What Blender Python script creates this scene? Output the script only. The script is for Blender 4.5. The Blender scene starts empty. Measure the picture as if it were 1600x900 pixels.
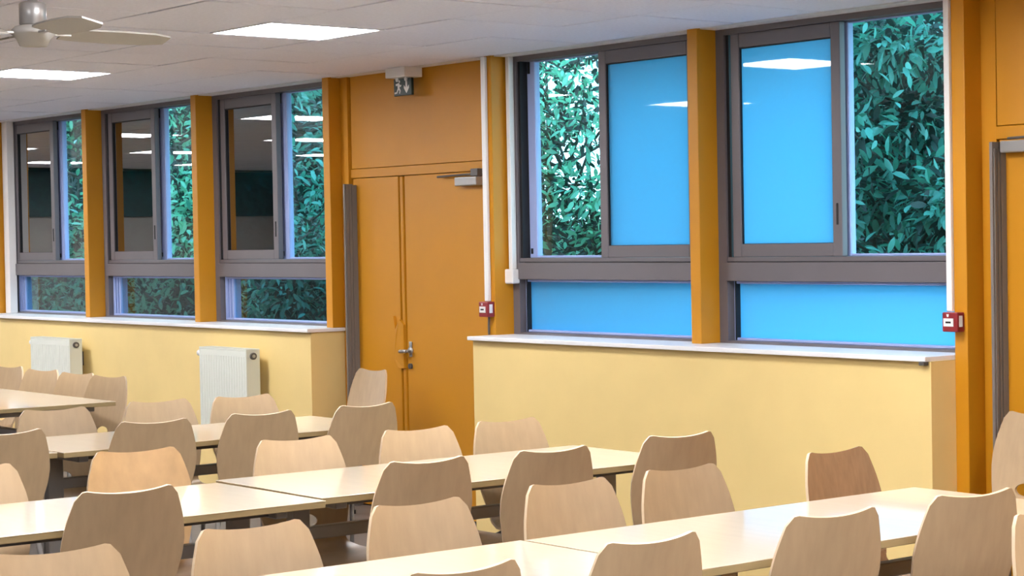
import bpy, bmesh, math, random
import numpy as np
from mathutils import Vector, Matrix

random.seed(7)
rng = np.random.default_rng(7)
S = bpy.context.scene
COL = S.collection

# ------------------------------------------------------------------ camera
YAW, PITCH, ROLL = 0.8155253551, 0.0246901461, -0.0147896859
FPX, PPX = 3172.7336, 1281.646
EYE = 1.60
cy, sy, cp, sp, cr, sr = (math.cos(YAW), math.sin(YAW), math.cos(PITCH), math.sin(PITCH), math.cos(ROLL), math.sin(ROLL))
fw = Vector((-sy*cp, cy*cp, -sp)); rt0 = Vector((cy, sy, 0)); up0 = rt0.cross(fw)
rt = cr*rt0 + sr*up0; up = -sr*rt0 + cr*up0
cam_data = bpy.data.cameras.new('camera')
cam_data.sensor_width = 36.0
cam_data.lens = FPX/1600*36.0
cam_data.shift_x = (800-PPX)/1600
cam_data.clip_end = 300
cam = bpy.data.objects.new('camera', cam_data)
COL.objects.link(cam)
cam.matrix_world = Matrix(((rt.x, up.x, -fw.x, 0), (rt.y, up.y, -fw.y, 0), (rt.z, up.z, -fw.z, EYE), (0, 0, 0, 1)))
S.camera = cam

# ------------------------------------------------------------------ sky
W = bpy.data.worlds.new('sky'); S.world = W; W.use_nodes = True
nt = W.node_tree; nt.nodes.clear()
bg = nt.nodes.new('ShaderNodeBackground'); out = nt.nodes.new('ShaderNodeOutputWorld')
tc = nt.nodes.new('ShaderNodeTexCoord'); sx = nt.nodes.new('ShaderNodeSeparateXYZ'); rp = nt.nodes.new('ShaderNodeValToRGB')
nt.links.new(tc.outputs['Generated'], sx.inputs[0]); nt.links.new(sx.outputs['Z'], rp.inputs[0])
rp.color_ramp.elements[0].position = 0.0; rp.color_ramp.elements[0].color = (0.42, 0.84, 1.0, 1)
rp.color_ramp.elements[1].position = 1.0; rp.color_ramp.elements[1].color = (0.30, 0.70, 1.0, 1)
nt.links.new(rp.outputs[0], bg.inputs['Color']); nt.links.new(bg.outputs[0], out.inputs[0])
bg.inputs['Strength'].default_value = 3.2
LAMP = 25.0                                   # radiance of the ceiling panels

# ------------------------------------------------------------------ exposure
S.view_settings.view_transform = 'Standard'
S.view_settings.look = 'None'
S.view_settings.exposure = 0.95
S.view_settings.gamma = 1.0
S.view_settings.use_curve_mapping = False


# ------------------------------------------------------------------ materials
def mat(name, col, rough=0.6, var=0.0, scale=8.0, stretch=(1, 1, 1), bump=0.0, metal=0.0, coat=0.0, spec=0.5, emit=None, rnd=0.0, coat_rough=0.2):
    m = bpy.data.materials.new(name); m.use_nodes = True
    n = m.node_tree; b = n.nodes['Principled BSDF']
    b.inputs['Base Color'].default_value = (*col, 1)
    b.inputs['Roughness'].default_value = rough
    b.inputs['Metallic'].default_value = metal
    b.inputs['Specular IOR Level'].default_value = spec
    b.inputs['Coat Weight'].default_value = coat
    b.inputs['Coat Roughness'].default_value = coat_rough
    if emit:
        b.inputs['Emission Color'].default_value = (*col, 1); b.inputs['Emission Strength'].default_value = emit
    if var or bump or rnd:
        t = n.nodes.new('ShaderNodeTexCoord'); mp = n.nodes.new('ShaderNodeMapping')
        mp.inputs['Scale'].default_value = stretch
        nz = n.nodes.new('ShaderNodeTexNoise'); nz.inputs['Scale'].default_value = scale; nz.inputs['Detail'].default_value = 5
        n.links.new(t.outputs['Object'], mp.inputs[0]); n.links.new(mp.outputs[0], nz.inputs['Vector'])
        mr = n.nodes.new('ShaderNodeMapRange')
        mr.inputs['From Min'].default_value = .25; mr.inputs['From Max'].default_value = .75
        mr.inputs['To Min'].default_value = 1-var; mr.inputs['To Max'].default_value = 1+var
        n.links.new(nz.outputs['Fac'], mr.inputs['Value'])
        hs = n.nodes.new('ShaderNodeHueSaturation'); hs.inputs['Color'].default_value = (*col, 1)
        if rnd:
            oi = n.nodes.new('ShaderNodeObjectInfo'); m2 = n.nodes.new('ShaderNodeMapRange')
            m2.inputs['To Min'].default_value = 1-rnd; m2.inputs['To Max'].default_value = 1+rnd
            n.links.new(oi.outputs['Random'], m2.inputs['Value'])
            mu = n.nodes.new('ShaderNodeMath'); mu.operation = 'MULTIPLY'
            n.links.new(m2.outputs[0], mu.inputs[0]); n.links.new(mr.outputs[0], mu.inputs[1])
            n.links.new(mu.outputs[0], hs.inputs['Value'])
        else:
            n.links.new(mr.outputs[0], hs.inputs['Value'])
        n.links.new(hs.outputs[0], b.inputs['Base Color'])
        if bump:
            bp = n.nodes.new('ShaderNodeBump'); bp.inputs['Strength'].default_value = bump; bp.inputs['Distance'].default_value = .002
            n.links.new(nz.outputs['Fac'], bp.inputs['Height']); n.links.new(bp.outputs[0], b.inputs['Normal'])
    return m


def schlick(n, f0):
    lw = n.nodes.new('ShaderNodeLayerWeight'); lw.inputs['Blend'].default_value = .5
    pw = n.nodes.new('ShaderNodeMath'); pw.operation = 'POWER'; pw.inputs[1].default_value = 4
    ml = n.nodes.new('ShaderNodeMath'); ml.operation = 'MULTIPLY_ADD'; ml.inputs[1].default_value = 1-f0; ml.inputs[2].default_value = f0
    n.links.new(lw.outputs['Facing'], pw.inputs[0]); n.links.new(pw.outputs[0], ml.inputs[0])
    return ml.outputs[0]


def glass(name, tint, refl=0.05, rough=0.0):
    m = bpy.data.materials.new(name); m.use_nodes = True
    n = m.node_tree; n.nodes.clear()
    o = n.nodes.new('ShaderNodeOutputMaterial'); mx = n.nodes.new('ShaderNodeMixShader')
    tr = n.nodes.new('ShaderNodeBsdfTransparent'); gl = n.nodes.new('ShaderNodeBsdfGlossy')
    tr.inputs['Color'].default_value = (*tint, 1); gl.inputs['Roughness'].default_value = rough
    gl.inputs['Color'].default_value = (1, 1, 1, 1)
    n.links.new(schlick(n, refl), mx.inputs[0])
    n.links.new(tr.outputs[0], mx.inputs[1]); n.links.new(gl.outputs[0], mx.inputs[2]); n.links.new(mx.outputs[0], o.inputs[0])
    return m


def film(name, col):
    """pane with a milky blue film on it: lit through by the daylight behind, glossy in front"""
    m = bpy.data.materials.new(name); m.use_nodes = True
    n = m.node_tree; n.nodes.clear()
    o = n.nodes.new('ShaderNodeOutputMaterial'); mx = n.nodes.new('ShaderNodeMixShader')
    tl = n.nodes.new('ShaderNodeBsdfTranslucent'); df = n.nodes.new('ShaderNodeBsdfDiffuse'); m1 = n.nodes.new('ShaderNodeMixShader')
    gl = n.nodes.new('ShaderNodeBsdfGlossy'); gl.inputs['Roughness'].default_value = 0.02
    tl.inputs['Color'].default_value = (*col, 1); df.inputs['Color'].default_value = (.25, .45, .6, 1)
    m1.inputs[0].default_value = .12
    n.links.new(tl.outputs[0], m1.inputs[1]); n.links.new(df.outputs[0], m1.inputs[2])
    n.links.new(schlick(n, .03), mx.inputs[0]); n.links.new(m1.outputs[0], mx.inputs[1]); n.links.new(gl.outputs[0], mx.inputs[2])
    n.links.new(mx.outputs[0], o.inputs[0])
    return m


def leafmat(name, col, tcol):
    m = bpy.data.materials.new(name); m.use_nodes = True
    n = m.node_tree; b = n.nodes['Principled BSDF']; o = n.nodes['Material Output']
    b.inputs['Base Color'].default_value = (*col, 1); b.inputs['Roughness'].default_value = .35
    tl = n.nodes.new('ShaderNodeBsdfTranslucent'); tl.inputs['Color'].default_value = (*tcol, 1)
    mx = n.nodes.new('ShaderNodeMixShader'); mx.inputs[0].default_value = .35
    n.links.new(b.outputs[0], mx.inputs[1]); n.links.new(tl.outputs[0], mx.inputs[2]); n.links.new(mx.outputs[0], o.inputs[0])
    return m


M = dict(
    cream=mat('cream_paint', (.86, .64, .265), .55, .04, 3, bump=.15),
    orange=mat('orange_paint', (.58, .245, .005), .5, .05, 2.5, bump=.1),
    guard=mat('brown_grey_metal', (.19, .17, .155), .45),
    ceil=mat('ceiling_tile_white', (.85, .85, .95), .9, .05, 60, bump=.3),
    gridm=mat('ceiling_grid_grey', (.20, .19, .20), .6),
    white=mat('white_paint', (.86, .85, .86), .35, .02, 6),
    plastic=mat('white_plastic', (.84, .82, .80), .4),
    taupe=mat('taupe_aluminium', (.145, .13, .14), .45, .04, 5),
    lav=mat('daylit_blue_aluminium', (.36, .44, .74), .4),  # cool daylight on white frames, put into the base colour
    black=mat('black_gasket', (.008, .008, .01), .6),
    gm=mat('grey_metal', (.10, .09, .085), .45),
    alu=mat('silver_metal', (.42, .41, .40), .35, metal=.6),
    rad=mat('radiator_enamel', (.72, .74, .66), .35),
    top=mat('birch_laminate', (.90, .77, .57), .35, .03, 3, (1, 12, 1), coat=1.0, coat_rough=.06),
    edge=mat('birch_edge', (.36, .26, .12), .5, .06, 8),
    leg=mat('light_grey_metal', (.27, .25, .235), .4),
    ply=mat('plywood_edge', (.72, .55, .36), .45),
    wood=mat('beech_plywood', (.47, .33, .19), .42, .065, 4, (10, 10, .8), rnd=.07),
    woodd=mat('darker_plywood', (.36, .215, .115), .45, .14, 5, (12, 12, 1.2)),
    woodo=mat('golden_plywood', (.47, .28, .12), .45, .12, 6, (4, 4, 2)),
    floor=mat('floor_vinyl', (.15, .125, .11), .5, .1, 4),
    wallb=mat('rear_wall_paint', (.42, .40, .38), .7, .03, 3),
    teal=mat('dark_teal_paint', (.05, .09, .10), .6),
    red=mat('red_plastic', (.26, .02, .025), .4),
    lamp=mat('led_diffuser', (.97, .97, 1.0), .5, emit=LAMP),
    sign=mat('dark_green_sign', (.012, .03, .022), .4),
    glassd=glass('grey_window_glass', (.13, .18, .20), .24),
    glassc=glass('clear_window_glass', (.90, .95, .96), .02),
    glassl=glass('lower_window_glass', (.5, .62, .66), .03),
    film=film('blue_film_glass', (.30, .62, .80)),
    bark=mat('bark', (.10, .085, .075), .9, .2, 12),
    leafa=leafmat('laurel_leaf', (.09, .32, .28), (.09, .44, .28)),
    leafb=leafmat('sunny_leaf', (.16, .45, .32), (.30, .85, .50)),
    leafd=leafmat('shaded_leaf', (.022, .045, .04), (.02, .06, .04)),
    soil=mat('garden_soil', (.05, .06, .035), .95, .3, 3),
    fan=mat('fan_enamel', (.40, .38, .35), .6),
)


# ------------------------------------------------------------------ mesh helpers
class MB:
    def __init__(s): s.bm = bmesh.new()

    def box(s, x0, x1, y0, y1, z0, z1, bev=0.0, seg=2):
        r = bmesh.ops.create_cube(s.bm, size=1)
        vs = r['verts']
        bmesh.ops.scale(s.bm, vec=(x1-x0, y1-y0, z1-z0), verts=vs)
        bmesh.ops.translate(s.bm, vec=((x0+x1)/2, (y0+y1)/2, (z0+z1)/2), verts=vs)
        if bev:
            es = list({e for v in vs for e in v.link_edges})
            bmesh.ops.bevel(s.bm, geom=es, offset=bev, segments=seg, affect='EDGES', profile=.6)
        return s

    def cyl(s, a, b, r0, r1=None, n=16):
        a, b = Vector(a), Vector(b); d = b-a
        r = bmesh.ops.create_cone(s.bm, cap_ends=True, segments=n, radius1=r0, radius2=r0 if r1 is None else r1, depth=d.length)
        q = d.to_track_quat('Z', 'Y').to_matrix().to_4x4()
        bmesh.ops.transform(s.bm, matrix=Matrix.Translation((a+b)/2) @ q, verts=r['verts'])
        return s

    def tube(s, pts, r, n=8):
        for i in range(len(pts)-1): s.cyl(pts[i], pts[i+1], r, n=n)
        for p in pts[1:-1]:
            q = bmesh.ops.create_icosphere(s.bm, subdivisions=1, radius=r)
            bmesh.ops.translate(s.bm, vec=p, verts=q['verts'])
        return s

    def lathe(s, prof, c=(0, 0, 0), n=24):
        rings = []
        for r, z in prof:
            rings.append([s.bm.verts.new((c[0]+r*math.cos(2*math.pi*k/n), c[1]+r*math.sin(2*math.pi*k/n), c[2]+z)) for k in range(n)])
        for a, b in zip(rings, rings[1:]):
            for k in range(n): s.bm.faces.new((a[k], a[(k+1) % n], b[(k+1) % n], b[k]))
        s.bm.faces.new(rings[0][::-1]); s.bm.faces.new(rings[-1])
        return s

    def poly(s, pts, d):
        """prism: flat polygon pushed along d"""
        a = [s.bm.verts.new(p) for p in pts]; b = [s.bm.verts.new(Vector(p)+Vector(d)) for p in pts]
        s.bm.faces.new(a); s.bm.faces.new(b[::-1]); n = len(a)
        for k in range(n): s.bm.faces.new((a[k], b[k], b[(k+1) % n], a[(k+1) % n]))
        return s

    def mesh(s, name, m, smooth=False):
        bmesh.ops.recalc_face_normals(s.bm, faces=s.bm.faces)
        me = bpy.data.meshes.new(name); s.bm.to_mesh(me); s.bm.free(); me.materials.append(m)
        if smooth: me.shade_auto_smooth(angle=math.radians(40)) if hasattr(me, 'shade_auto_smooth') else None
        if smooth:
            for p in me.polygons: p.use_smooth = True
        return me

    def build(s, name, m, parent=None, smooth=False):
        return link(name, s.mesh(name, m, smooth), parent)


def link(name, me, parent=None, loc=None):
    o = bpy.data.objects.new(name, me); COL.objects.link(o)
    if parent: o.parent = parent
    if loc: o.location = loc
    return o


def thing(name, label, cat, loc=(0, 0, 0), rz=0.0, group=None):
    o = bpy.data.objects.new(name, None); COL.objects.link(o); o.empty_display_size = .05
    o.location = loc; o.rotation_euler = (0, 0, rz); o['label'] = label; o['category'] = cat
    if group: o['group'] = group
    return o


def tag(o, label, cat, group=None):
    o['label'] = label; o['category'] = cat
    if group: o['group'] = group
    return o


def struct(o, label=None, cat=None):
    o['kind'] = 'structure'
    if label: o['label'] = label
    if cat: o['category'] = cat
    return o


def copy_tree(o, parent=None):
    c = o.copy(); COL.objects.link(c)
    if parent: c.parent = parent
    for ch in list(o.children): copy_tree(ch, c)
    return c


def B(*a, **k): return MB().box(*a, **k)


# ------------------------------------------------------------------ room shell
HC = 2.6307                                   # underside of the ceiling tiles
XL, XR, YB = -26.0, 3.6, -3.2
FIN = [-5.94-1.765*k for k in range(7)]       # left faces of the orange mullion fins, right to left
FW = .075
YW = 6.50                                     # front of the window frames
struct(B(XL-.2, XR+.2, YB-.2, 6.7, -.12, 0).build('floor', M['floor']), 'brown vinyl floor under the tables and chairs', 'floor')
struct(B(XL-.2, XR+.2, YB-.2, YB, 0, 2.9).build('wall_front', M['wallb']), 'plain beige wall behind the viewer', 'wall')
struct(B(XR, XR+.2, YB, 6.7, 0, 2.9).build('wall_right', M['wallb']), 'plain beige side wall at the right end', 'wall')
wl = struct(B(XL-.2, XL, YB, 6.7, 0, 2.9).build('wall_left', M['wallb']), 'plain wall at the far left end', 'wall')
struct(B(XL, XL+.05, YB, 6.2, 2.02, 2.62).build('trim_8', M['teal']), 'dark band along the top of the far left wall', 'trim')

# low cream walls under the windows
wb = B(XL, -11.167, 6.23, 6.62, 0, 1.068).build('wall_back', M['cream'])
struct(wb, 'cream painted low wall under the three left windows', 'wall')
struct(B(-9.398, -5.94, 6.23, 6.62, 0, 1.068).build('wall_back', M['cream']), 'cream painted low wall under the two right windows', 'wall')
# unseen stretch of the window wall beyond the photograph
struct(B(XL, -16.60, 6.45, 6.62, 1.068, 2.7).build('wall_back', M['orange']), 'orange stretch of the window wall at the far left', 'wall')
struct(B(-4.0, XR, 6.46, 6.62, 0, 2.7).build('wall_back', M['orange']), 'orange stretch of the window wall past the right door', 'wall')

# white sills
sl = MB().box(XL, -11.150, 6.20, 6.62, 1.068, 1.090, .004).build('trim_1', M['white'])
struct(sl, 'long white window sill on the left low wall', 'sill')
sl = MB().box(-9.412, -5.945, 6.20, 6.62, 1.068, 1.090, .004).build('trim_2', M['white'])
struct(sl, 'white window sill on the right low wall', 'sill')
struct(B(-11.160, -11.148, 6.205, 6.45, 1.0685, 1.0885).build('end_cap', M['edge'], sl), 'bare wooden end of the sill') if False else None

# orange fins between the windows
fin_txt = ['orange fin right of the rightmost window, carrying a red alarm box', 'orange fin between the two blue windows',
           'orange fin left of the blue windows, beside the double door', 'orange fin left of the double door',
           'orange fin between the second and third left windows', 'orange fin between the two leftmost windows',
           'orange fin at the left edge of the leftmost window']
for k, x in enumerate(FIN):
    z0 = 0 if k in (0, 2) else 1.09
    if k == 2:
        o = MB().box(x, x+FW-.004, 6.38, 6.62, 0, 2.70, .004).build('pillar', M['orange'])
    else:
        o = MB().box(x, x+FW, 6.38, 6.62, z0, 2.70, .004).build('pillar', M['orange'])
    o.name = 'trim_%d' % (10+k)
    struct(o, fin_txt[k], 'pillar')

# ------------------------------------------------------------------ ceiling with tiles
X0, Y0, T = -8.5562, 5.1979, .6               # a lattice node of the ceiling grid
ce = struct(B(XL-.2, XR+.2, YB-.2, 6.95, HC+.022, HC+.2).build('ceiling', M['gridm']), 'suspended ceiling of pale mineral tiles', 'ceiling')
lights = {(i, j) for i in (-26, -21, -16, -11, -6, -1, 4, 9, 14) for j in (-1, -4, -7) if (j >= -4 or i >= 4 or i <= -21) and (i, j) != (-1, -4)}  # grid continued out of view; last right column added to brighten that side
tile_me = MB().box(-.2935, .2935, -.2935, .2935, 0, .015, .0025, 1).mesh('ceiling_tile', M['ceil'])
vis, rest = [], MB()
for i in range(-28, 20):
    for j in range(-13, 2):
        if (i, j) in lights: continue
        xa, ya = X0+(i+.5)*T, Y0+(j+.5)*T
        if xa < XL+.3 or xa > XR-.3 or ya < YB+.3: continue
        d = -(-xa*sy+ya*cy) if False else (-sy*xa+cy*ya); l = cy*xa+sy*ya
        u = PPX+FPX*l/max(d, .1); v = 375-FPX*1.03/max(d, .1)
        if d > 1 and -120 < u < 1720 and v > -60: vis.append((xa, ya, d))
        else: rest.box(xa-.2935, xa+.2935, ya-.2935, ya+.2935, HC, HC+.015)
vis.sort(key=lambda t: t[2])
for xa, ya, d in vis:
    o = link('ceiling_tile', tile_me, ce, (xa, ya, HC+random.uniform(-.0015, .0015)))
    o.rotation_euler = (random.uniform(-.002, .002), random.uniform(-.002, .002), 0)
rest.build('ceiling_tile', M['ceil'], ce)['kind'] = 'stuff'
struct(MB().box(XL, -11.16, Y0+2*T+.004, 6.53, HC-.004, HC+.03).build('trim_3', M['white']), 'white edge strip of the ceiling above the left windows', 'trim')
struct(MB().box(-9.40, -5.90, Y0+2*T+.004, 6.53, HC-.004, HC+.03).build('trim_4', M['white']), 'white edge strip of the ceiling above the right windows', 'trim')
struct(MB().box(-11.16, -9.40, Y0+2*T+.004, 6.62, HC-.002, HC+.03).build('trim_5', M['white']), 'white edge strip of the ceiling above the double door', 'trim')
struct(MB().box(-5.90, XR, Y0+2*T+.004, 6.62, HC-.002, HC+.03).build('trim_6', M['white']), 'white edge strip of the ceiling above the right door', 'trim')

# ------------------------------------------------------------------ ceiling lights
lf = MB()
for s in (-1, 1):
    lf.box(-.297, .297, s*.297-.012 if s > 0 else -.297, .297 if s > 0 else -.285, 0, .02)
    lf.box(s*.297-.012 if s > 0 else -.297, .297 if s > 0 else -.285, -.285, .285, 0, .02)
lf_me = lf.mesh('frame', M['white']); ld_me = B(-.285, .285, -.285, .285, .004, .018).mesh('diffuser', M['lamp'])
ltxt = {(-1, -1): 'square recessed ceiling light nearest the double door, glowing white',
        (-6, -1): 'square recessed ceiling light at the left edge, beyond the fan'}
for (i, j) in sorted(lights):
    x, y = X0+(i+.5)*T, Y0+(j+.5)*T
    if not (XL+.3 < x < XR-.3 and y > YB+.3): continue
    t = thing('ceiling_light', ltxt.get((i, j), 'unseen square recessed ceiling light filling out the room lighting'), 'light', (x, y, HC-.003), 0, 'recessed ceiling lights')
    link('frame', lf_me, t); link('diffuser', ld_me, t)


# ------------------------------------------------------------------ windows
def ring(x0, x1, z0, z1, w, y0, y1, wl=None, wr=None, wt=None, wbm=None):
    m = MB(); wl = wl or w; wr = wr or w; wt = wt or w; wbm = wbm or w
    m.box(x0, x0+wl, y0, y1, z0, z1, .003, 1); m.box(x1-wr, x1, y0, y1, z0, z1, .003, 1)
    m.box(x0+wl, x1-wr, y0+.001, y1-.001, z1-wt, z1, .003, 1); m.box(x0+wl, x1-wr, y0+.001, y1-.001, z0, z0+wbm, .003, 1)
    return m


def window(n, xf, kind, label):
    """xf: left face of the fin on its left"""
    xa, xb = xf+FW, xf+1.765
    t = thing('window_%d' % n, label, 'window', (xa, YW, 1.09))
    t['kind'] = 'structure'
    L = lambda x: x-xa
    z = lambda a: a-1.09
    w = xb-xa
    f = MB()
    f.box(0, .062, 0, .13, 0, z(2.635)); f.box(w-.085, w, 0, .13, 0, z(2.635))
    f.box(.062, w-.085, .0, .13, z(2.598), z(2.635)); f.box(.062, w-.085, 0, .13, 0, .012)
    f.box(.062, w-.085, -.012, .13, z(1.395), z(1.487), .003, 1); f.box(.062, w-.085, .004, .13, z(1.491), z(1.512))
    f.build('frame', M['taupe'], t)
    MB().box(.062, .084, .012, .12, z(1.512), z(2.598)).box(w-.107, w-.085, .012, .12, z(1.512), z(2.598)).box(.084, w-.107, .02, .12, z(1.4875), z(1.4905)).build('gasket', M['black'], t)
    # sliding sashes: the inner one sits nearer the room
    if kind == 'right': a0, a1, b0, b1 = w-.80-.085, w-.095, .084, w-.80
    else: a0, a1, b0, b1 = .105, .875, .82, w-.095
    zi0, zi1 = z(1.513), z(2.597)
    sash = ring(a0, a1, zi0, zi1, .062, .004, .040, wt=.068, wbm=.062).build('inner_sash', M['taupe'], t)
    gm = M['film'] if kind != 'left' else M['glassd']
    MB().box(a0+.062, a1-.062, .020, .028, zi0+.062, zi1-.068).build('glass_pane', gm, sash)
    MB().box(a0+.060, a0+.066, .010, .022, zi0+.062, zi1-.068).box(a1-.066, a1-.060, .010, .022, zi0+.062, zi1-.068).box(a0+.066, a1-.066, .010, .022, zi1-.074, zi1-.068).box(a0+.066, a1-.066, .010, .022, zi0+.056, zi0+.064).build('seal', M['black'], sash)
    lx = a1-.03 if kind != 'right' else a1-.028
    MB().box(lx-.006, lx+.006, .000, .006, z(1.66), z(1.76), .002, 1).build('latch', M['black'], sash)
    sw = .055 if kind != 'left' else .10
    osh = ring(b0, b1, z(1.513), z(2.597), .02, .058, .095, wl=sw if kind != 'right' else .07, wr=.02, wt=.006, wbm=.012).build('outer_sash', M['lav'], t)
    MB().box(b0+.02, b1-.02, .074, .080, z(1.52), z(2.592)).build('glass_pane', M['glassc'], osh)
    MB().box((b0 if kind != 'right' else b1)-.012, (b0 if kind != 'right' else b1)+.006, .041, .060, z(1.513), z(2.597)).build('seal', M['black'], osh)
    MB().box(b0+.02, b0+.032, .050, .058, z(1.535), z(1.565)).box(b0+.015, b0+.03, .050, .058, z(2.53), z(2.595)).build('stop_block', M['black'], osh)
    # fixed lower pane
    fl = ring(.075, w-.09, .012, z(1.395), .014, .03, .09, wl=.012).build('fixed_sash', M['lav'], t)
    if kind == 'left':
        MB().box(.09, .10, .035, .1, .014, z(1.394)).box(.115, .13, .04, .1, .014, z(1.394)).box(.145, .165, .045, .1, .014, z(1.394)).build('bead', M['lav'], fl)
    else:
        MB().box(.087, .094, .026, .06, .014, z(1.394)).build('bead', M['black'], fl)
    MB().box(.088, w-.1, .055, .061, .02, z(1.39)).build('glass_pane', M['film'] if kind != 'left' else M['glassl'], fl)
    return t


window(1, FIN[6], 'left', 'leftmost window, reflecting pane left and leaves right')
window(2, FIN[5], 'left', 'second window from the left, reflecting pane with leafy opening')
window(3, FIN[4], 'left', 'third window from the left, just left of the double door')
window(4, FIN[2], 'right', 'window right of the double door, bright leaves left, blue pane right')
window(5, FIN[1], 'blue', 'rightmost window, blue pane left and dark shrub right')


# ------------------------------------------------------------------ doors
def door_bay(n, xa, xb, label, closer_x, split, jy=-.03, dz=0.0):
    t = thing('door_%d' % n, label, 'door', (xa, 6.49, 0)); t['kind'] = 'structure'
    w = xb-xa
    f = MB()
    f.box(0, .085, jy, .10, 0, 2.64); f.box(w-.05, w, jy, .10, 0, 2.64)
    f.box(.085, w-.05, -.0145, .10, 2.008, 2.062, .002, 1)
    f.build('frame', M['orange'], t)
    MB().box(.094, w-.053, -.012, .03, 2.065, 2.64, .002, 1).build('upper_panel', M['orange'], t)
    MB().box(.086, w-.051, .03, .06, .0, 2.62).build('rebate', M['black'], t)
    xs = split
    lf = None
    if xs:
        lf = MB().box(.10, xs-.060, -.008, .028, .008, 2.0045, .002, 1).build('leaf', M['orange'], t)
        # painted cover strip and worn pull plate along the meeting edge
        MB().box(xs-.034, xs-.004, -.012, .028, .01, 2.002, .003, 1).build('cover_strip', M['orange'], lf)
        MB().poly([(xs-.115, -.024, 1.17), (xs-.09, -.03, 1.09), (xs-.04, -.03, 1.15), (xs-.006, -.024, 1.12), (xs-.006, -.024, .86), (xs-.06, -.03, .86), (xs-.105, -.03, .92), (xs-.11, -.03, .99), (xs-.075, -.034, 1.06)], (0, .018, 0)).build('pull_plate', M['orange'], lf)
    rl = MB().box((xs or .09)+.012, w-.06, -.008, .028, .008, 2.0045, .002, 1).build('leaf', M['orange'], t)
    if xs:
        h = MB().cyl((xs+.05, -.008, .965), (xs+.05, -.016, .965), .024).cyl((xs+.05, -.012, .965), (xs+.05, -.055, .965), .009)
        h.tube([(xs+.06, -.052, .965), (xs+.04, -.056, .965), (xs-.004, -.052, .962)], .011).box(xs+.035, xs+.065, -.014, -.008, .93, 1.02, .004)
        h.build('handle', M['alu'], rl, True)
        MB().cyl((xs+.05, -.006, .875), (xs+.05, -.022, .875), .016).box(xs+.046, xs+.054, -.026, -.02, .862, .888).build('lock_cylinder', M['gm'], rl)
    # overhead closer
    c0, c1 = closer_x
    MB().box(c0, c1, -.060, -.008, 1.925+dz, 1.975+dz, .006).build('closer_body', M['alu'], rl)
    a = MB().box(c1-.07, c1+.0, -.05, -.01, 1.978+dz, 2.02+dz, .003)
    a.tube([(c1-.08, -.04, 1.99+dz), (c0-.05, -.035, 1.988+dz), (c0-.22, -.03, 1.985+dz)] if xs else [(c0+.03, -.04, 1.985+dz), (c0+.3, -.035, 1.99+dz)], .006)
    a.build('closer_arm', M['gm'], rl)
    # finger guard on the hinge side
    g = MB().box(.117, .134, -.09, -.03, 0, 1.972+dz, .004).box(.122, .140, -.03, -.004, 0, 1.965+dz)
    for k in range(3): g.box(.134, .139, -.08+k*.02, -.07+k*.02, .0, 1.965)
    g.build('hinge_guard', M['guard'], t)
    return t


d1 = door_bay(1, -11.16, -9.472, 'orange double door with lever handle between the window groups', (1.30, 1.52), .675)
d2 = door_bay(2, -5.865, -4.0, 'orange door at the right edge with a silver closer', (.15, .42), None, -.005, .022)

# ------------------------------------------------------------------ wall fittings


def callpoint(x, y, z, label, side):
    t = thing('alarm_call_point', label, 'alarm', (x, y, z), 0, 'red fire alarm call points')
    MB().box(-.045, .045, -.045, 0, -.042, .042, .006).build('housing', M['red'], t)
    MB().box(-.035, .022, -.0475, -.044, -.018, .016).build('glass_plate', M['plastic'], t)
    MB().box(-.022, .008, -.0485, -.047, -.005, .003).build('printed_mark', M['black'], t)
    MB().poly([(-.018, -.047, .034), (-.004, -.047, .034), (-.007, -.047, .022), (-.015, -.047, .022)], (0, .003, 0)).build('arrow_mark', M['plastic'], t)
    MB().box(.0445, .0465, -.035, -.015, -.02, .028).build('side_label', M['plastic'], t)
    return t


callpoint(-9.448, 6.379, 1.232, 'red alarm call point beside the double door, at the foot of a white conduit', 1)
callpoint(-5.925, 6.379, 1.232, 'red alarm call point right of the rightmost window', 1)


def conduit(x0, x1, y0, y1, z0, z1, label):
    o = MB().box(x0, x1, y0, y1, z0, z1, .003, 1).build('cable_conduit', M['plastic'])
    tag(o, label, 'conduit', 'white cable conduits'); return o


conduit(-9.470, -9.432, 6.358, 6.3785, 1.276, 2.626, 'white conduit on the fin between double door and blue windows')
conduit(-9.385, -9.352, 6.465, 6.4985, 1.452, 2.626, 'white conduit down the left edge of the bright leafy window')
conduit(-5.974, -5.942, 6.366, 6.392, 1.276, 2.626, 'white conduit at the right edge of the rightmost window')
conduit(-16.43, -16.33, 6.44, 6.4985, 1.092, 2.626, 'wide pale conduit at the left edge of the leftmost window')
t = thing('junction_box', 'small white junction box at the foot of a conduit by the window', 'box', (-9.372, 6.4985, 1.412))
MB().box(-.05, .045, -.05, 0, -.04, .04, .008).build('housing', M['plastic'], t)
MB().box(-.0535, -.049, -.035, -.012, -.028, .028, .002, 1).build('finger_grip', M['gm'], t)
tag(MB().tube([(-9.45, 6.372, 1.19), (-9.45, 6.370, 1.14), (-9.452, 6.372, 1.0905)], .006).build('cable', M['gm']), 'thin grey cable from the call point down to the sill', 'cable')
tag(MB().box(-5.985, -5.955, 6.199, 6.24, 1.052, 1.0675, .003, 1).build('bracket', M['gm']), 'small dark bracket under the right end of the sill', 'bracket')


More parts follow.
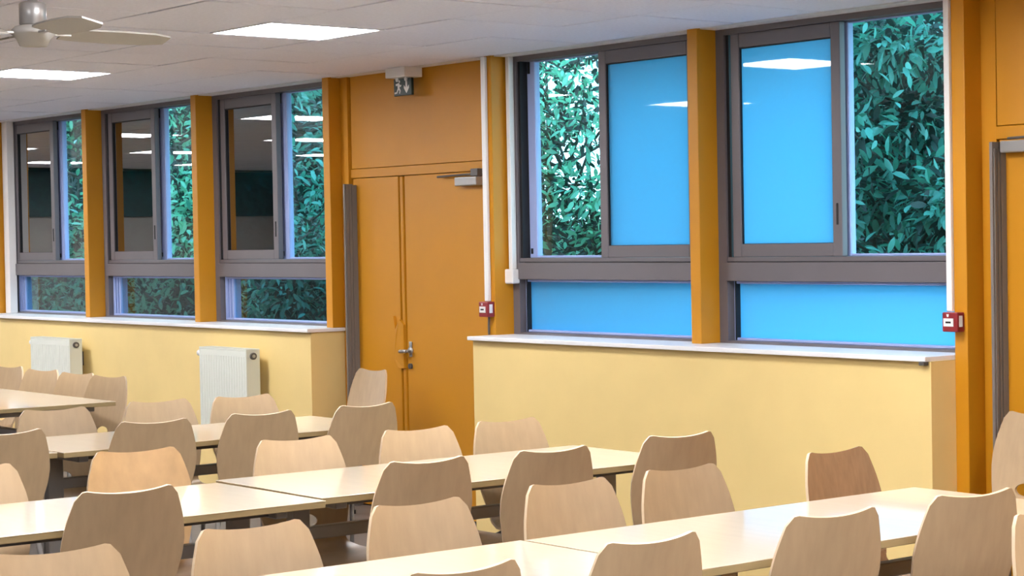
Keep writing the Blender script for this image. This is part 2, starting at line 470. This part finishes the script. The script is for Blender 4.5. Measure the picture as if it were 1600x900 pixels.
# exit sign
t = thing('exit_sign', 'dark green exit sign with running man and arrow above the double door', 'sign', (-10.325, 6.40, 2.572))
MB().box(-.105, .105, -.06, .06, 0, .0575, .004).build('housing', M['plastic'], t)
pl = MB().box(-.098, .094, -.008, .008, -.104, -.004, .003).build('sign_plate', M['sign'], t)
for lx in (-.055, .04): MB().cyl((lx, -.014, -.008), (lx, .014, -.008), .014).build('lamp_lens', M['plastic'], t)
mn = MB()
yq = -.0095
for P in ([(-.045, -.016), (-.033, -.012), (-.026, -.022), (-.036, -.030)],                       # head
          [(-.075, -.034), (-.040, -.028), (-.032, -.060), (-.052, -.064), (-.056, -.042), (-.072, -.046)],   # body, arm
          [(-.040, -.030), (-.024, -.044), (-.014, -.040), (-.016, -.048), (-.028, -.054), (-.040, -.042)],   # arm
          [(-.052, -.062), (-.032, -.058), (-.022, -.074), (-.030, -.092), (-.040, -.090), (-.034, -.075)],   # leg
          [(-.054, -.060), (-.044, -.066), (-.060, -.090), (-.088, -.092), (-.088, -.082), (-.066, -.080)]):  # leg
    mn.poly([(x, yq, z) for x, z in P], (0, .004, 0))
mn.build('running_man', M['plastic'], pl)
MB().poly([(x, yq, z) for x, z in [(.032, -.016), (.050, -.016), (.050, -.060), (.068, -.044), (.068, -.062), (.041, -.092), (.014, -.062), (.014, -.044), (.032, -.060)]], (0, .004, 0)).build('arrow', M['plastic'], pl)


# ------------------------------------------------------------------ radiators
def radiator(x0, x1, ztop, label):
    t = thing('radiator', label, 'radiator', (x0, 6.18, ztop), 0, 'panel radiators on the left low wall')
    w = x1-x0; h = .62
    MB().box(.008, w-.008, -.095, -.082, -h, -.012, .004).build('front_panel', M['rad'], t)
    g = MB()
    nr = 18
    for k in range(nr):
        xx = .03+(w-.06)*k/(nr-1); g.box(xx-.006, xx+.006, -.0975, -.0945, -h+.04, -.05, .001, 1)
    g.build('ribs', M['rad'], t)
    MB().box(.008, w-.008, -.018, -.005, -h, -.012, .004).build('rear_panel', M['rad'], t)
    MB().box(0, .008, -.096, -.002, -h+.01, 0, .002, 1).build('side_panel', M['rad'], t)
    MB().box(w-.008, w, -.096, -.002, -h+.01, 0, .002, 1).build('side_panel', M['rad'], t)
    tg = MB().box(.008, w-.008, -.096, -.090, -.010, 0).box(.008, w-.008, -.012, -.004, -.010, 0)
    for k in range(34):
        xx = .014+(w-.028)*k/33; tg.box(xx-.004, xx+.004, -.090, -.012, -.008, -.002)
    tg.build('top_grille', M['rad'], t)
    v = MB().cyl((0, -.05, -.045), (-.03, -.05, -.045), .012).cyl((-.03, -.05, -.045), (-.09, -.05, -.045), .024, .020)
    v.build('valve', M['plastic'], t, True)
    MB().cyl((w, -.05, -.045), (w+.012, -.05, -.045), .022).build('plug', M['gm'], t)
    MB().cyl((w+.012, -.05, -.045), (w+.016, -.05, -.045), .010).build('vent_screw', M['alu'], t)
    MB().box(.1, .14, -.002, .05, -.2, -.1).build('bracket', M['gm'], t)
    MB().box(w-.14, w-.1, -.002, .05, -.2, -.1).build('bracket', M['gm'], t)
    return t


radiator(-15.07, -14.37, .950, 'white panel radiator further left, half hidden by the chairs at left')
radiator(-12.35, -11.715, .955, 'white panel radiator under the third window, nearest the double door')

# ------------------------------------------------------------------ ceiling fan
t = thing('ceiling_fan', 'pale ceiling fan hanging at the upper left corner', 'fan', (-6.97, 2.85, 2.345), 0)
MB().lathe([(.010, .13), (.010, HC-2.345-.03)], n=14).build('rod', M['alu'], t, True)
MB().lathe([(.02, HC-2.345-.06), (.055, HC-2.345-.02), (.055, HC-2.345)], n=20).build('canopy', M['fan'], t, True)
MB().lathe([(.040, .028), (.045, .032), (.045, .100), (.040, .106), (.016, .112), (.016, .135)], n=24).build('motor_cup', M['alu'], t, True)
MB().lathe([(.02, -.046), (.045, -.044), (.055, -.020), (.072, -.004), (.074, .008), (.060, .022), (.040, .028)], n=28).build('motor_housing', M['fan'], t, True)
bl = MB()
bm = bl.bm
prev = None
for r, w0 in ((.10, .045), (.16, .055), (.30, .060), (.42, .055), (.485, .035)):
    tw = math.radians(-14)
    row = [bm.verts.new((r, s*w0, .0+s*w0*math.tan(tw)+dz)) for s, dz in ((-1, 0), (1, 0), (1, .006), (-1, .006))]
    if prev:
        for k in range(4): bm.faces.new((prev[k], prev[(k+1) % 4], row[(k+1) % 4], row[k]))
    else: bm.faces.new(row)
    prev = row
bm.faces.new(prev[::-1])
blade_me = bl.mesh('blade', M['fan'])
iron_me = MB().box(.055, .13, -.012, .012, -.004, .004, .002, 1).mesh('blade_iron', M['alu'])
for k in range(4):
    a = math.radians(67.8+22+90*k)
    b = link('blade', blade_me, t); b.rotation_euler = (0, 0, a)
    c = link('blade_iron', iron_me, b)


# ------------------------------------------------------------------ tables
def make_table(L, Wd):
    """long side along local y, centred; returns list of (name, mesh)"""
    l, w = L/2, Wd/2
    tp = MB().box(-w, w, -l, l, .7475, .750, .0008, 1).mesh('table_top', M['top'])
    ed = MB().box(-w+.0005, w-.0005, -l+.0005, l-.0005, .726, .7475, .002, 1).mesh('edge_band', M['edge'])
    ap = MB()
    for s in (-1, 1): ap.box(s*(w-.14)-.012, s*(w-.14)+.012, -l+.10, l-.10, .700, .726)
    leg = MB().box(-.022, .022, -.036, .036, .02, .700, .005, 1).mesh('leg', M['leg'])
    foot = MB().box(-w+.06, w-.06, -.03, .03, 0, .03, .006, 1).mesh('foot', M['leg'])
    return [('table_top', tp), ('edge_band', ed), ('frame', ap.mesh('frame', M['gm'])),
            ('stretcher', MB().box(-.022, .022, -l+.14, l-.14, .555, .60, .003, 1).mesh('stretcher', M['leg'])),
            ('crossbar', MB().box(-w+.08, w-.08, -.022, .022, .695, .7255, .003, 1).mesh('crossbar', M['leg']))], leg, foot, l, w


parts16, leg_me, foot_me, TL, TW = make_table(1.594, .775)


def table(x, y, rz, label, group):
    t = thing('dining_table', label, 'table', (x, y, 0), rz, group)
    for nm, me in parts16:
        if nm == 'crossbar':
            for s in (-1, 1): link(nm, me, t, (0, s*(TL-.12), 0))
        else: link(nm, me, t)
    for sy_ in (-1, 1):
        g = link('leg', leg_me, t, (0, sy_*(TL-.12), 0)); link('foot', foot_me, g)
    return t


GT = 'birch dining tables in rows'
table(-4.405, 4.138, 0, 'birch dining table with a free end, nearest the right corner of the picture', GT)
table(-4.412, 2.532, 0, 'birch dining table at bottom centre, joined to the right front table', GT)
table(-6.494, 4.240, math.radians(-.6), 'birch dining table with a free end under the blue windows', GT)
table(-6.430, 2.618, 0, 'birch dining table in the second row, at the left edge', GT)
table(-8.725, 4.285, math.radians(.5), 'birch dining table with a free end before the double door', GT)
table(-8.745, 2.680, 0, 'birch dining table in the third row, cut by the left edge', GT)
table(-11.68, 4.475, math.radians(90), 'birch dining table at left, turned along the window wall by the radiators', GT)


# ------------------------------------------------------------------ chairs
def interp(x, xs, ys): return float(np.interp(x, xs, ys))


PZ = [.500, .540, .60, .70, .80, .88]; PY = [-.162, -.174, -.188, -.212, -.236, -.256]
WZ = [.500, .56, .64, .70, .76, .80, .84, .88]; WH = [.150, .168, .186, .190, .181, .170, .157, .144]


def solid(rows_f, nu, nv, th, name, m, flip=1):
    """grid f(u,v)->point with thickness th along the surface normal, closed edge"""
    P = np.array([[rows_f(u/(nu-1)*2-1, v/(nv-1)) for u in range(nu)] for v in range(nv)])
    du = np.gradient(P, axis=1); dv = np.gradient(P, axis=0)
    N = np.cross(du, dv); N /= np.linalg.norm(N, axis=2)[..., None]+1e-12
    Q = P+N*th*flip
    V = np.concatenate([P.reshape(-1, 3), Q.reshape(-1, 3)]); n = nu*nv; F = []
    idx = lambda u, v: v*nu+u
    for v in range(nv-1):
        for u in range(nu-1):
            a, b, c, d = idx(u, v), idx(u+1, v), idx(u+1, v+1), idx(u, v+1)
            F.append((a, b, c, d)); F.append((a+n, d+n, c+n, b+n))
    rim = [idx(u, 0) for u in range(nu)]+[idx(nu-1, v) for v in range(1, nv)]+[idx(u, nv-1) for u in range(nu-2, -1, -1)]+[idx(0, v) for v in range(nv-2, 0, -1)]
    for k in range(len(rim)):
        a, b = rim[k], rim[(k+1) % len(rim)]; F.append((a, a+n, b+n, b))
    me = bpy.data.meshes.new(name); me.from_pydata(V.tolist(), [], F); me.materials.append(m); me.materials.append(M['ply'])
    for p in list(me.polygons)[-len(rim):]: p.material_index = 1
    bm = bmesh.new(); bm.from_mesh(me); bmesh.ops.recalc_face_normals(bm, faces=bm.faces)
    rimset = {tuple(sorted((rim[k], rim[(k+1) % len(rim)]))) for k in range(len(rim))}
    bm.to_mesh(me); bm.free()
    for p in me.polygons: p.use_smooth = True
    try: me.set_sharp_from_angle(angle=math.radians(50))
    except Exception: pass
    return me


def back_pt(t, s):
    a = abs(t)
    zt = .8565+.018*t*t
    if a > .82: q = min(1, (a-.82)/.18); zt -= .034*(1-math.sqrt(max(0, 1-q*q)))
    z = .500+s*(zt-.500)
    return (interp(z, WZ, WH)*t, interp(z, PZ, PY)+.020*t*t, z)


SS = [0, .10, .22, .38, .55, .75, .9, 1.0]
SY = [-.162, -.155, -.130, -.07, .03, .14, .20, .225]; SZ = [.500, .478, .457, .444, .442, .447, .442, .428]
SWs = [.150, .150, .155, .175, .190, .197, .19, .165]


def seat_pt(t, s):
    s_ = 1-s
    y = interp(s_, SS, SY); z = interp(s_, SS, SZ); w = interp(s_, SS, SWs)
    if s_ > .9: y -= .03*abs(t)**3*(s_-.9)/.1
    return (w*t, y+.020*t*t*max(0, 1-s_*5), z+.012*t*t)


def with_hole(me):
    o = bpy.data.objects.new('tmp', me); COL.objects.link(o)
    c = MB()
    n = 20
    c.poly([(.052*math.cos(2*math.pi*k/n), -.4, .555+.026*math.sin(2*math.pi*k/n)) for k in range(n)], (0, .5, 0))
    co = c.build('tmp_cut', me.materials[0])
    md = o.modifiers.new('b', 'BOOLEAN'); md.object = co; md.operation = 'DIFFERENCE'; md.solver = 'EXACT'
    dg = bpy.context.evaluated_depsgraph_get(); dg.update()
    r = bpy.data.meshes.new_from_object(o.evaluated_get(dg))
    bpy.data.objects.remove(o); bpy.data.objects.remove(co)
    r.name = 'backrest'
    return r


back_me = with_hole(solid(back_pt, 25, 15, .0105, 'backrest', M['wood'], 1))
seat_me = solid(seat_pt, 17, 17, .0105, 'seat', M['wood'], 1)


def legtube(sx_, front):
    m = MB()
    if front: pts = [(sx_*.11, .0, .425), (sx_*.15, .10, .428), (sx_*.185, .185, .405), (sx_*.205, .225, .012)]
    else: pts = [(sx_*.11, .0, .425), (sx_*.14, -.07, .430), (sx_*.165, -.125, .405), (sx_*.195, -.215, .012)]
    m.tube(pts, .0105, 10)
    return m


fl = [legtube(s, True).mesh('leg', M['leg'], True) for s in (-1, 1)]
rl = [legtube(s, False).mesh('leg', M['leg'], True) for s in (-1, 1)]
glide = [MB().cyl((s*.205, .225, 0), (s*.205, .225, .022), .014, n=10).mesh('glide', M['black']) for s in (-1, 1)] + \
        [MB().cyl((s*.195, -.215, 0), (s*.195, -.215, .022), .014, n=10).mesh('glide', M['black']) for s in (-1, 1)]
sf_me = MB().tube([(-.13, .02, .425), (.13, .02, .425)], .010, 10).box(-.12, .12, -.03, .07, .430, .436).mesh('seat_frame', M['leg'])
mats_c = {'wood': M['wood'], 'dark': M['woodd'], 'gold': M['woodo']}
backs = {'wood': back_me}; seats = {'wood': seat_me}
for k in ('dark', 'gold'):
    for dct in (backs, seats):
        c = dct['wood'].copy(); c.materials[0] = mats_c[k]; dct[k] = c


def chair(x, y, ang, label, group, tone='wood'):
    """x, y: where the middle of the back's top edge stands; ang: direction the sitter faces, degrees"""
    rz = math.radians(ang-90)
    ox = .253*math.cos(math.radians(ang)); oy = .253*math.sin(math.radians(ang))
    t = thing('dining_chair', label, 'chair', (x+ox, y+oy, 0), rz, group)
    link('backrest', backs[tone], t); link('seat', seats[tone], t); link('seat_frame', sf_me, t)
    for k in range(4):
        g = link('leg', (fl+rl)[k], t); link('glide', glide[k], g)
    return t


G1, G2, G3 = 'plywood chairs at the front row of tables', 'plywood chairs at the second row of tables', 'plywood chairs at the third row of tables'
G4 = 'plywood chairs at the far left table'
near = [  # backs towards the viewer, sitter faces -x
    (-3.915, 4.29, 13, 'rear-facing plywood chair at the bottom right corner, before the orange fin', G1),
    (-3.92, 3.74, 8, 'rear-facing plywood chair, second from the right along the bottom edge', G1),
    (-3.925, 3.12, 0, 'rear-facing plywood chair at bottom, over the joint of the front tables', G1),
    (-3.90, 2.555, 0, 'rear-facing plywood chair at the bottom edge, only its top showing', G1),
    (-5.95, 4.87, 10, 'rear-facing plywood chair at the free end of the second row table', G2),
    (-5.890, 4.24, 6, 'rear-facing plywood chair at the middle of the second row table', G2),
    (-5.940, 3.75, 8, 'rear-facing plywood chair right of the joint in the second row', G2),
    (-5.945, 2.69, 7, 'large rear-facing plywood chair at lower left, before the golden chair', G2),
    (-8.22, 4.87, -4, 'rear-facing plywood chair in the third row, just left of the door joint', G3),
    (-8.215, 4.34, 6, 'rear-facing plywood chair in the third row, below the radiator at the door', G3),
    (-8.215, 3.84, 14, 'rear-facing plywood chair in the third row, behind the golden chair', G3),
    (-8.215, 3.22, -4, 'rear-facing plywood chair in the third row, cut by the left edge', G3),
]
for x, y, a, lb, g in near: chair(x, y, 180-a*.6, lb, g)
far = [  # fronts towards the viewer, sitter faces +x
    (-5.080, 4.83, -8, 'dark brown plywood chair standing alone at the far end of the front table', G1, 'dark'),
    (-5.090, 4.15, 0, 'front-facing plywood chair overlapping the chair at the second row end', G1, 'wood'),
    (-5.060, 3.68, 0, 'front-facing plywood chair at the front table, left of the two overlapping', G1, 'wood'),
    (-5.000, 3.11, 0, 'front-facing plywood chair at lower centre, behind the front table joint', G1, 'wood'),
    (-4.930, 2.56, 2, 'front-facing plywood chair at the bottom edge, right of the large dark chair back', G1, 'wood'),
    (-4.900, 2.02, 8, 'front-facing plywood chair in the bottom left corner', G1, 'wood'),
    (-7.030, 4.81, 0, 'front-facing plywood chair at the second row, before the left end of the right cream wall', G2, 'wood'),
    (-7.000, 4.36, 5, 'front-facing plywood chair before the orange double door', G2, 'wood'),
    (-7.020, 3.84, 10, 'front-facing plywood chair at the second row, between two darker chair backs', G2, 'wood'),
    (-7.100, 3.24, 14, 'golden plywood chair at left, above the large dark chair back', G2, 'gold'),
    (-7.000, 2.60, 5, 'front-facing plywood chair cut by the left edge above the table', G2, 'wood'),
    (-9.240, 4.77, 4, 'front-facing plywood chair before the radiator at the door', G3, 'wood'),
    (-9.300, 4.36, 4, 'front-facing plywood chair between the two radiators', G3, 'wood'),
    (-9.240, 3.83, 8, 'front-facing plywood chair below the turned table at left', G3, 'wood'),
]
for x, y, a, lb, g, tn in far: chair(x, y, -a*.6, lb, g, tn)
chair(-3.52, 4.13, 0, 'plywood chair barely entering the picture at the bottom right edge', 'plywood chairs in front of the first row')
for x, y, lb in ((-11.31, 5.03, 'plywood chair at the corner of the turned left table, rightmost of four'),
                 (-11.77, 5.04, 'plywood chair at the turned left table, second from its right corner'),
                 (-12.28, 5.04, 'plywood chair at the turned left table, before the left radiator edge'),
                 (-12.84, 5.05, 'plywood chair at the turned left table, cut by the left edge')):
    chair(x, y, -76, lb, G4)
chair(-10.50, 6.27, -88, 'plywood chair standing alone against the double door', 'plywood chairs standing by the doors')
chair(-5.47, 6.36, -92, 'plywood chair with a hole in its back at the right edge', 'plywood chairs standing by the doors')

# ------------------------------------------------------------------ garden outside
tag(B(-40, 6, 6.75, 30, -.06, -.01).build('garden_ground', M['soil']), 'dark garden soil outside the windows', 'ground')['kind'] = 'structure'


def leaf_arrays(n_seg=4):
    """a small bent leaf: 2 x n_seg quads, length 1 along +y"""
    V, F = [], []
    for k in range(n_seg+1):
        s = k/n_seg; w = .19*math.sin(math.pi*min(1, s*.93+.05))**.8
        z = -.18*s*s
        V += [(-w, s, z+.05*w*4), (0, s, z), (w, s, z+.05*w*4)]
    for k in range(n_seg):
        a = 3*k
        F += [(a, a+1, a+4, a+3), (a+1, a+2, a+5, a+4)]
    return np.array(V), F


LV, LF = leaf_arrays()


def leaf_mesh(m):
    me = bpy.data.meshes.new('leaf'); me.from_pydata(LV.tolist(), [], LF); me.materials.append(m)
    for p in me.polygons: p.use_smooth = True
    return me


leaf_me = {k: leaf_mesh(M[k]) for k in ('leafa', 'leafb', 'leafd')}


def shrub(name, label, c, rad, zr, n, size, nparts, mk, stems, clumps=26, trunks=2, layers=0):
    t = thing(name, label, 'shrub', (c[0], c[1], 0), 0, 'shrubs outside the windows')
    # stems
    tips = []
    for k in range(trunks):
        a = rng.uniform(0, 6.28); bx, by = .18*math.cos(a), .18*math.sin(a)
        h = zr[1]*rng.uniform(.75, .92)
        pts = [Vector((bx*(1-q*.2)+rng.normal(0, .04), by+rng.normal(0, .04), h*q)) for q in (0, .3, .6, 1)]
        m = MB()
        for q in range(3): m.cyl(pts[q], pts[q+1], .045*(1-.28*q), .045*(1-.28*(q+1)), 9)
        m.build('trunk', M['bark'], t, True)
    centres = []
    br = MB()
    for k in range(clumps):
        a = rng.uniform(0, 2*math.pi); r = math.sqrt(rng.uniform(.05, 1)); z = zr[0]+(zr[1]-zr[0])*(math.floor(rng.uniform(0, layers))+.5+rng.normal(0, .14))/layers if layers else rng.uniform(*zr)
        p = Vector((r*rad[0]*math.cos(a), r*rad[1]*math.sin(a), z)); centres.append(p)
        s0 = Vector((0, 0, max(.2, z-.35*rng.uniform(.6, 1.6)*max(r, .3))))
        br.cyl(s0, s0.lerp(p, .55)+Vector((0, 0, -.04)), .014, .010, 6); br.cyl(s0.lerp(p, .55)+Vector((0, 0, -.04)), p, .010, .005, 6)
    br.build('branches', M['bark'], t)
    C = np.array([tuple(p) for p in centres])
    ci = rng.integers(0, clumps, n)
    off = rng.normal(0, 1, (n, 3))*np.array([.16, .16, .10])
    P = C[ci]+off
    # orientation: outwards and drooping
    d = off.copy(); d /= np.linalg.norm(d, axis=1)[:, None]+1e-9
    d = d+rng.normal(0, .6, (n, 3)); d[:, 2] -= .15; d /= np.linalg.norm(d, axis=1)[:, None]
    upv = np.tile([0, 0, 1.0], (n, 1))+rng.normal(0, .5, (n, 3))
    xv = np.cross(d, upv); xv /= np.linalg.norm(xv, axis=1)[:, None]+1e-9
    zv = np.cross(xv, d)
    L = size*rng.uniform(.7, 1.3, n)
    wx, wy = P[:, 0]+c[0], P[:, 1]+c[1]
    order = np.argsort(-sy*wx+cy*wy-.0*P[:, 2])             # nearest the viewer first
    big = order[:nparts]; small = order[nparts:]
    for q in big:
        o = link('leaf', leaf_me[mk if rng.random() > .15 else 'leafa'], t)
        R3 = Matrix(((xv[q, 0], d[q, 0], zv[q, 0]), (xv[q, 1], d[q, 1], zv[q, 1]), (xv[q, 2], d[q, 2], zv[q, 2])))
        o.matrix_local = Matrix.Translation(P[q]) @ R3.to_4x4() @ Matrix.Scale(float(L[q]), 4)
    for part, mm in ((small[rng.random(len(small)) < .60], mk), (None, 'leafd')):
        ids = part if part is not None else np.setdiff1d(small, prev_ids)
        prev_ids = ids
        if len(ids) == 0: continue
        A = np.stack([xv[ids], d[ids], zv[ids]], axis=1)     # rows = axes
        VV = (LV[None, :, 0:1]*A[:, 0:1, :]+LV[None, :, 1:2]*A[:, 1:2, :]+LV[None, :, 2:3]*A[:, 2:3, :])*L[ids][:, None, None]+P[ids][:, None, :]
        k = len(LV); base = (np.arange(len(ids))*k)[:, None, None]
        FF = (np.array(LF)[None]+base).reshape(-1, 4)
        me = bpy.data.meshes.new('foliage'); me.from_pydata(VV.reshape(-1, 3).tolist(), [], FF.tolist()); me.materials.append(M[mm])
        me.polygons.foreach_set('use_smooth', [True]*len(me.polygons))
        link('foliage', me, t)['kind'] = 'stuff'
    return t


shrub('laurel_shrub', 'dense dark laurel shrub outside the rightmost window', (-8.75, 8.9), (.85, .75), (.7, 3.4), 12000, .092, 300, 'leafa', 3, 80, 3, 6)
shrub('laurel_shrub', 'bright loose shrub with sky between its leaves, outside the fourth window', (-12.3, 9.0), (.85, .6), (.7, 3.3), 10000, .075, 300, 'leafb', 3, 90, 4)
shrub('laurel_shrub', 'leafy shrub outside the third window, left of the door', (-16.5, 9.1), (.7, .7), (.5, 3.4), 7000, .085, 300, 'leafa', 3, 70, 2)
shrub('laurel_shrub', 'leafy shrub outside the second window from the left', (-19.0, 9.2), (.7, .7), (.6, 3.4), 7000, .09, 300, 'leafb', 3, 70, 2)
shrub('laurel_shrub', 'leafy shrub outside the leftmost window', (-21.65, 9.3), (.7, .7), (.6, 3.4), 7000, .09, 300, 'leafb', 3, 70, 2)


def hedge(label, x0, x1, y0, y1, h, n):
    t = thing('garden_hedge', label, 'hedge', ((x0+x1)/2, (y0+y1)/2, 0))
    w, dp = (x1-x0)/2, (y1-y0)/2
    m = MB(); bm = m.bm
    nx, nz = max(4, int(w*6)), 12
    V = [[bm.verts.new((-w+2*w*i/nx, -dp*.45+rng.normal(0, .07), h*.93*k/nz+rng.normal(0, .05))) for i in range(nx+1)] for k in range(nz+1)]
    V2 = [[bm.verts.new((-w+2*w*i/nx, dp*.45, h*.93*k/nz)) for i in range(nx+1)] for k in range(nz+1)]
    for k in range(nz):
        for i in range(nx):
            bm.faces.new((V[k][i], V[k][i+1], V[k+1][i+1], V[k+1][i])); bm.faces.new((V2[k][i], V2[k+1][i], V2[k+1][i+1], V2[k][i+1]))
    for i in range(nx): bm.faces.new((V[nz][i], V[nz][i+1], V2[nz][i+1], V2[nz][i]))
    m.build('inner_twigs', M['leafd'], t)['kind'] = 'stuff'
    P = np.stack([rng.uniform(-w, w, n), -dp*.45-np.abs(rng.normal(0, .16, n)), h*rng.uniform(0, 1, n)], axis=1)
    top = rng.random(n) < .15
    P[top, 1] = rng.uniform(-dp*.5, dp*.5, top.sum()); P[top, 2] = h*.93+np.abs(rng.normal(0, .1, top.sum()))
    d = rng.normal(0, 1, (n, 3)); d[:, 1] -= .6; d /= np.linalg.norm(d, axis=1)[:, None]
    xv = np.cross(d, np.tile([0, 0, 1.0], (n, 1))+rng.normal(0, .5, (n, 3))); xv /= np.linalg.norm(xv, axis=1)[:, None]
    A = np.stack([xv, d, np.cross(xv, d)], axis=1); L = rng.uniform(.08, .15, n)
    VV = (LV[None, :, 0:1]*A[:, 0:1, :]+LV[None, :, 1:2]*A[:, 1:2, :]+LV[None, :, 2:3]*A[:, 2:3, :])*L[:, None, None]+P[:, None, :]
    FF = (np.array(LF)[None]+(np.arange(n)*len(LV))[:, None, None]).reshape(-1, 4)
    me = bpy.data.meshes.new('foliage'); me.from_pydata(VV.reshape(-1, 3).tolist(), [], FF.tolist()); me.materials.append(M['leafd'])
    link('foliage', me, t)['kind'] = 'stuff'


hedge('dark clipped hedge behind the shrubs outside the three left windows', -31, -18.4, 11.2, 12.2, 3.9, 14000)
hedge('dark clipped hedge behind the shrub outside the rightmost window', -13.0, -9.6, 10.9, 11.9, 3.5, 5000)
hedge('low dark hedge far behind the bright loose shrub', -16.6, -13.6, 11.0, 11.9, 1.75, 4000)
